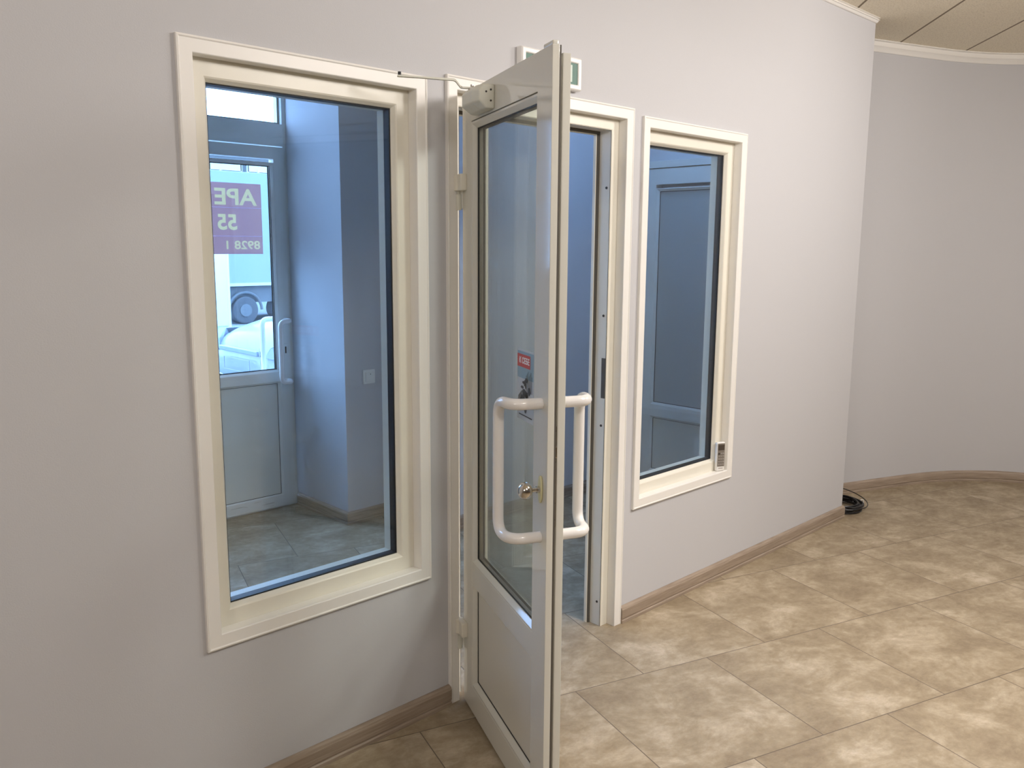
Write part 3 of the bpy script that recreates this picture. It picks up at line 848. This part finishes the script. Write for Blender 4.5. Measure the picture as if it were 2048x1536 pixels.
for sy in (-1, 1):
    b = bmesh.new()
    q = [(.00, sy * .52, .52), (.05, sy * .70, .50), (.28, sy * .845, .60), (.40, sy * .835, .70), (.18, sy * .745, .71), (.03, sy * .60, .62)]
    vs = [b.verts.new(p) for p in q]; vi = [b.verts.new((p[0] + .05, p[1] - sy * .05, p[2])) for p in q]
    b.faces.new(vs); b.faces.new(list(reversed(vi)))
    for i in range(6): b.faces.new((vs[i], vs[(i + 1) % 6], vi[(i + 1) % 6], vi[i]))
    bmesh.ops.translate(b, vec=(-.03, sy * .012, 0), verts=b.verts)
    o = obj('headlamp', b, M_HEADL, car, bevel=.006)
    for wx in (.85, 3.35):
        b = bmesh.new(); cyl(b, (wx, sy * .70, .31), (0, sy, 0), .31, .19, 32)
        wv = obj('wheel', b, M_TYRE, car, bevel=.02)
        b = bmesh.new(); cyl(b, (wx, sy * .885, .31), (0, sy, 0), .20, .012, 24); obj('wheel_rim', b, M_RIM, wv, bevel=.004)
    b = bmesh.new(); ball(b, (1.45, sy * .98, .98), .1, .7, 1, .7); obj('wing_mirror', b, M_CARPAINT, car, smooth=True)
b = bmesh.new(); rect_ring(b, -.27, .27, .34, .47, [(0, 0), (0, -.006), (.006, -.006), (.006, 0)])
bmesh.ops.rotate(b, matrix=Matrix.Rotation(-PI / 2, 3, 'Z'), verts=b.verts); bmesh.ops.translate(b, vec=(-.045, 0, 0), verts=b.verts)
obj('number_plate_frame', b, M_INK, car)
b = bmesh.new(); tube(b, fillet([(-.02, -.42, .60), (-.045, -.48, .50), (-.04, -.50, .36), (-.03, -.62, .30)], .05, 5), .004, 6)
obj('bumper_seam', b, M_INK, car)
obj('grille', bx(-.035, .05, -.40, .40, .52, .57), M_HEADL, car, bevel=.01)

# truck parked across the yard
tr = empty('truck', (8.0, 14.0, 0)); tag(tr, 'grey truck trailer parked far across the yard behind the car', 'truck')
obj('trailer_body', bx(-.35, 7.5, 0, 2.4, .76, 3.0), M_TRUCK, tr, bevel=.02)
obj('chassis_rail', bx(-.35, 7.4, .1, 2.3, .42, .76), M_TRUCKD, tr)
obj('skirt', bx(1.6, 5.0, .05, .09, .30, .70), M_TRUCK, tr)
obj('tarp_edge', bx(-.35, 7.5, -.03, .0, .76, .82), M_RIM, tr)
for wx in (.28, 1.15, 5.9):
    for wy in (.02, 2.05):
        b = bmesh.new(); cyl(b, (wx, wy, .27), (0, 1, 0), .28, .30, 30)
        wv = obj('wheel', b, M_TYRE, tr, bevel=.03)
        b = bmesh.new(); cyl(b, (wx, wy + (-.015 if wy < 1 else .3), .27), (0, 1, 0), .13, .02, 20); obj('wheel_rim', b, M_TRUCKD, wv)
b = bmesh.new(); tube(b, [(.28 + .36 * math.cos(a), .04, .27 + .36 * math.sin(a)) for a in [PI * i / 12 for i in range(13)]], .03, 8)
obj('mudguard', b, M_TRUCKD, tr)

# white feather banner with faint writing
bn = empty('banner', (4.78, 8.0, 0)); tag(bn, 'tall white banner with faint writing outside, left of the truck', 'banner')
obj('cloth', bx(-.14, .185, 0, .02, .58, 1.78), M_BANNER, bn, bevel=.008)
b = bmesh.new(); cyl(b, (.20, .01, 0), (0, 0, 1), .02, 1.95, 12); cyl(b, (.20, .01, 0), (0, 0, 1), .22, .04, 24); obj('pole', b, M_BANNER, bn, smooth=True)
b = bmesh.new()
for k in range(9):
    z = 1.45 - k * .055
    tube(b, fillet([(-.10, -.003, z), (-.07 - .01 * (k % 2), -.003, z + .022), (-.045, -.003, z - .008), (-.03, -.003, z + .018)], .008, 4), .0045, 6)
o = obj('script', b, M_INK, bn); o['label'] = 'faint illegible handwriting'

# building across the yard
bd = empty('building', (14.0, 22.0, 0)); tag(bd, 'pale building with large windows across the yard', 'building')
obj('facade', bx(-10, 10, 0, 8, 0, 4.18), M_BWALL, bd)
obj('roof_edge', bx(-10.3, 10.3, -.3, 8.3, 4.18, 4.30), M_BFRAME, bd)
obj('fascia', bx(-10, 10, -.12, .0, 1.55, 2.55), M_BLUE, bd)
for k in range(12):
    x = -8.55 + k * 1.19 - .01
    wn = obj('window', bx(x, x + .95, -.06, .0, 2.9, 3.72), M_BWIN, bd)
    b = bmesh.new(); rect_ring(b, x - .04, x + .99, 2.86, 3.95, [(0, -.10), (.05, -.10), (.05, -.01), (0, -.01)]); box(b, x + .28, x + .34, -.11, -.03, 2.88, 3.78); box(b, x - .02, x + .97, -.10, -.03, 3.70, 3.93)
    obj('window_frame', b, M_BFRAME, wn)
lg = bmesh.new(); tube(lg, [(-.42 + .16 * math.cos(a), -.15, 2.08 + .16 * math.sin(a)) for a in [2 * PI * i / 24 for i in range(24)]], .05, 8, closed=True)
obj('round_logo', lg, M_BANNER, bd, smooth=True)['label'] = 'white ring mark on the blue fascia'

# ------------------------------------------------------------------ unseen floodlight panels under the ceiling, some added as fill
WH = ['aimed at the doorway', 'facing straight down beside the open door, added to brighten the floor', 'in front of the right window, added to brighten the lower wall', 'in front of the left window, added to brighten the wall beside the door', 'by the curved wall', 'at the far left of the hall, added to fill the open door leaf']  # downlight, both window panels and far left panel are added fill
for i, (x, y, wt, aim) in enumerate(PANELS):
    zl = 2.77
    e = empty('ceiling_light', (x, y, zl)); tag(e, 'square white light panel hung under the ceiling ' + WH[i], 'ceiling light', 'light panels hung in the hall')
    dv = Vector((0, 0, -1)) if aim is None else (Vector(aim) - Vector((x, y, zl))).normalized()
    e.rotation_mode = 'QUATERNION'; e.rotation_quaternion = dv.to_track_quat('-Z', 'Y')
    b = bmesh.new(); rect = .30
    box(b, -.30, .30, -.30, .30, .0, .03)
    box(b, -.30, .30, -.30, -.285, -.02, .0); box(b, -.30, .30, .285, .30, -.02, .0); box(b, -.30, -.285, -.285, .285, -.02, .0); box(b, .285, .30, -.285, .285, -.02, .0)
    obj('housing', b, M_TRIM, e)
    obj('diffuser', bx(-.285, .285, -.285, .285, -.006, -.001), M_EMIT, e)
    ld = bpy.data.lights.new('lamp', 'AREA'); ld.shape = 'SQUARE'; ld.size = .56; ld.energy = wt; ld.color = PANEL_COLOR
    if aim is None:
        bpy.data.lights.remove(ld); ld = bpy.data.lights.new('lamp', 'SPOT'); ld.energy = wt; ld.color = PANEL_COLOR; ld.spot_size = math.radians(92); ld.spot_blend = .7; ld.shadow_soft_size = .12
    lo = bpy.data.objects.new('lamp', ld); COL.objects.link(lo); lo.parent = e; lo.location = (0, 0, -.022)
